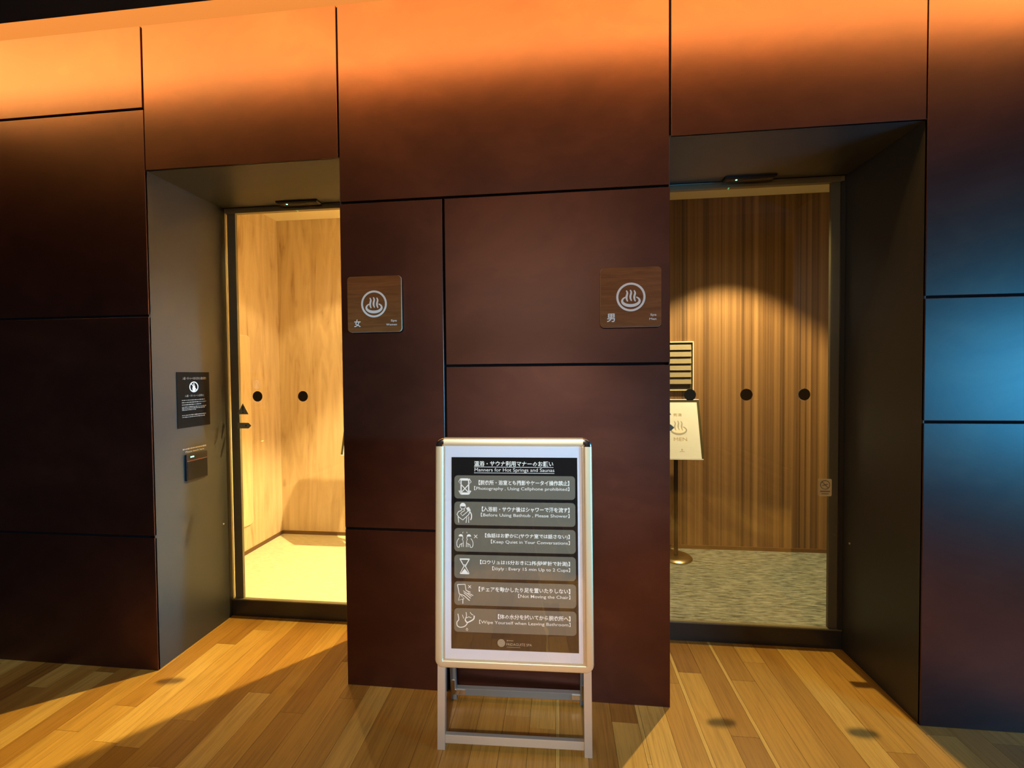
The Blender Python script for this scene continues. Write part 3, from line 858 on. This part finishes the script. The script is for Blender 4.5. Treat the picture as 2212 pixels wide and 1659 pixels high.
# clear cover sheet, slightly lifted and creased
mb = MB(); nx, nz = 24, 32
v = []; fs = []
rr2 = random.Random(5)
for j in range(nz + 1):
    for i in range(nx + 1):
        a, b_ = i / nx, j / nz
        h = 0.0008 * math.sin(6.0 * a + 3 * b_) * math.sin(PI * b_) + 0.0014 * math.exp(-((a - 0.9) ** 2 + (b_ - 0.93) ** 2) / 0.006) * math.sin(40 * a + 25 * b_)
        v.append((-UH + FW + (2 * UH - 2 * FW) * a, -0.0058 + h * min(1, 20 * min(a, 1 - a, b_, 1 - b_)), V0 + FW + (V1 - V0 - 2 * FW) * b_))
for j in range(nz):
    for i in range(nx): fs.append((j * (nx + 1) + i, j * (nx + 1) + i + 1, (j + 1) * (nx + 1) + i + 1, (j + 1) * (nx + 1) + i))
mb.add(v, fs); o = bpart(mb, 'cover_sheet', mCover, smooth=True); o['label'] = 'clear creased plastic cover'

# ------------------------------------------------------------------ sign stands inside the anterooms
def stand(xc, kanji, word, label):
    s = empty('sign_stand', (xc, 3.47, 0.0)); tag(s, label, 'sign stand')
    lathe([(0.0, 0.026), (0.03, 0.026), (0.085, 0.024), (0.112, 0.018), (0.122, 0.008), (0.120, 0.0)][::-1], 48).build('stand_base', mBase, s, smooth=True)
    mb = MB(); tube(mb, (0, 0, 0.02), (0, 0, 0.98), 0.016, 20); mb.build('pole', mDevice, s, smooth=True)
    t = math.atan2(0.13, 0.43)
    bd = MB().box(-0.168, 0.168, -0.012, 0.006, -0.228, 0.228).build('sign_frame', plain('olive_black_frame', (0.035, 0.032, 0.012), 0.4), s, 0.002)
    bd.location = (0, -0.065, 1.02); bd.rotation_euler = (-t, 0, 0)
    bx = box('edge_strip', mPale, -0.166, 0.166, -0.016, 0.004, 0.226, 0.232, bd); box('edge_strip', mPale, -0.166, 0.160, -0.018, 0.002, -0.232, -0.226, bd)
    box('paper', mPale, -0.149, 0.149, -0.0135, -0.0122, -0.224, 0.206, bd)
    Y = -0.0142
    mb = MB(); text_into(mb, kanji, -0.032, 0.030, 0.096, 0.120, Y, 0.0); mb.build('kanji_lettering', mTan, bd)
    mb = MB(); text_into(mb, word, *((-0.042, 0.055) if word == 'MEN' else (-0.075, 0.075)), -0.092, -0.066, Y, 0.0); mb.build('english_lettering', mTan, bd)
    mb = MB()
    ring(mb, 0.012, -0.158, 0.006, 0.002, Y, 16); ribbon(mb, [(-0.006, -0.172), (0.03, -0.172)], 0.003, Y)
    mb.build('emblem', mTan, bd)
    mb = MB(); q = [(0.0 + 0.052 * math.cos(2 * PI * k / 40), -0.010 + 0.021 * math.sin(2 * PI * k / 40)) for k in range(40)]
    poly2(mb, q, Y + 0.0003); mb.build('mark_fill', mPaleBlue, bd)
    mb = MB(); onsen(mb, 0.0, 0.010, 0.062, Y - 0.0003, 0.62); mb.build('hot_spring_mark', mGreyBlue, bd)
    return s
stand(0.905, '男湯', 'MEN', 'cream MEN sign on a pole with a round base behind the right door')
stand(-1.600, '女湯', 'WOMEN', 'slanted sign on a pole mostly hidden behind the pillar in the bright left room')

# slatted rack recessed in the back wall of the men anteroom
rk = empty('leaflet_rack', (0.82, 3.67, 1.505)); tag(rk, 'dark wall rack with grey slats in a pale frame, on the striped back wall', 'rack')
box('rack_back', mNiche, -0.268, 0.268, -0.010, 0.0, -0.198, 0.198, rk)
for a_ in ((-0.272, -0.264, -0.2, 0.2), (0.264, 0.272, -0.2, 0.2), (-0.264, 0.264, 0.192, 0.2), (-0.264, 0.264, -0.2, -0.192)):
    box('rack_frame', mPaleTrim, a_[0], a_[1], -0.022, 0.0, a_[2], a_[3], rk)
for k in range(6):
    z = 0.160 - k * 0.0555
    o = box('slat', mSlat, -0.258, 0.252, -0.004, 0.004, -0.022, 0.022, rk, bevel=0.001)
    o.location = (0, -0.018, z - 0.008); o.rotation_euler = (math.radians(-14), 0, 0)

# flush service panel on the left wall of the women anteroom
sp_ = empty('service_panel', (-2.538, 3.02, 1.01), PI / 2); tag(sp_, 'tall flush wooden service panel with rounded corners on the left side wall', 'panel')
slab2(rrect(-0.285, 0.285, -0.775, 0.775, 0.035), -0.012, 0.0).build('panel_edge', mPaleTrim, sp_)
slab2(rrect(-0.278, 0.278, -0.768, 0.768, 0.030), -0.014, -0.002).build('panel_face', mKnottyPale, sp_)
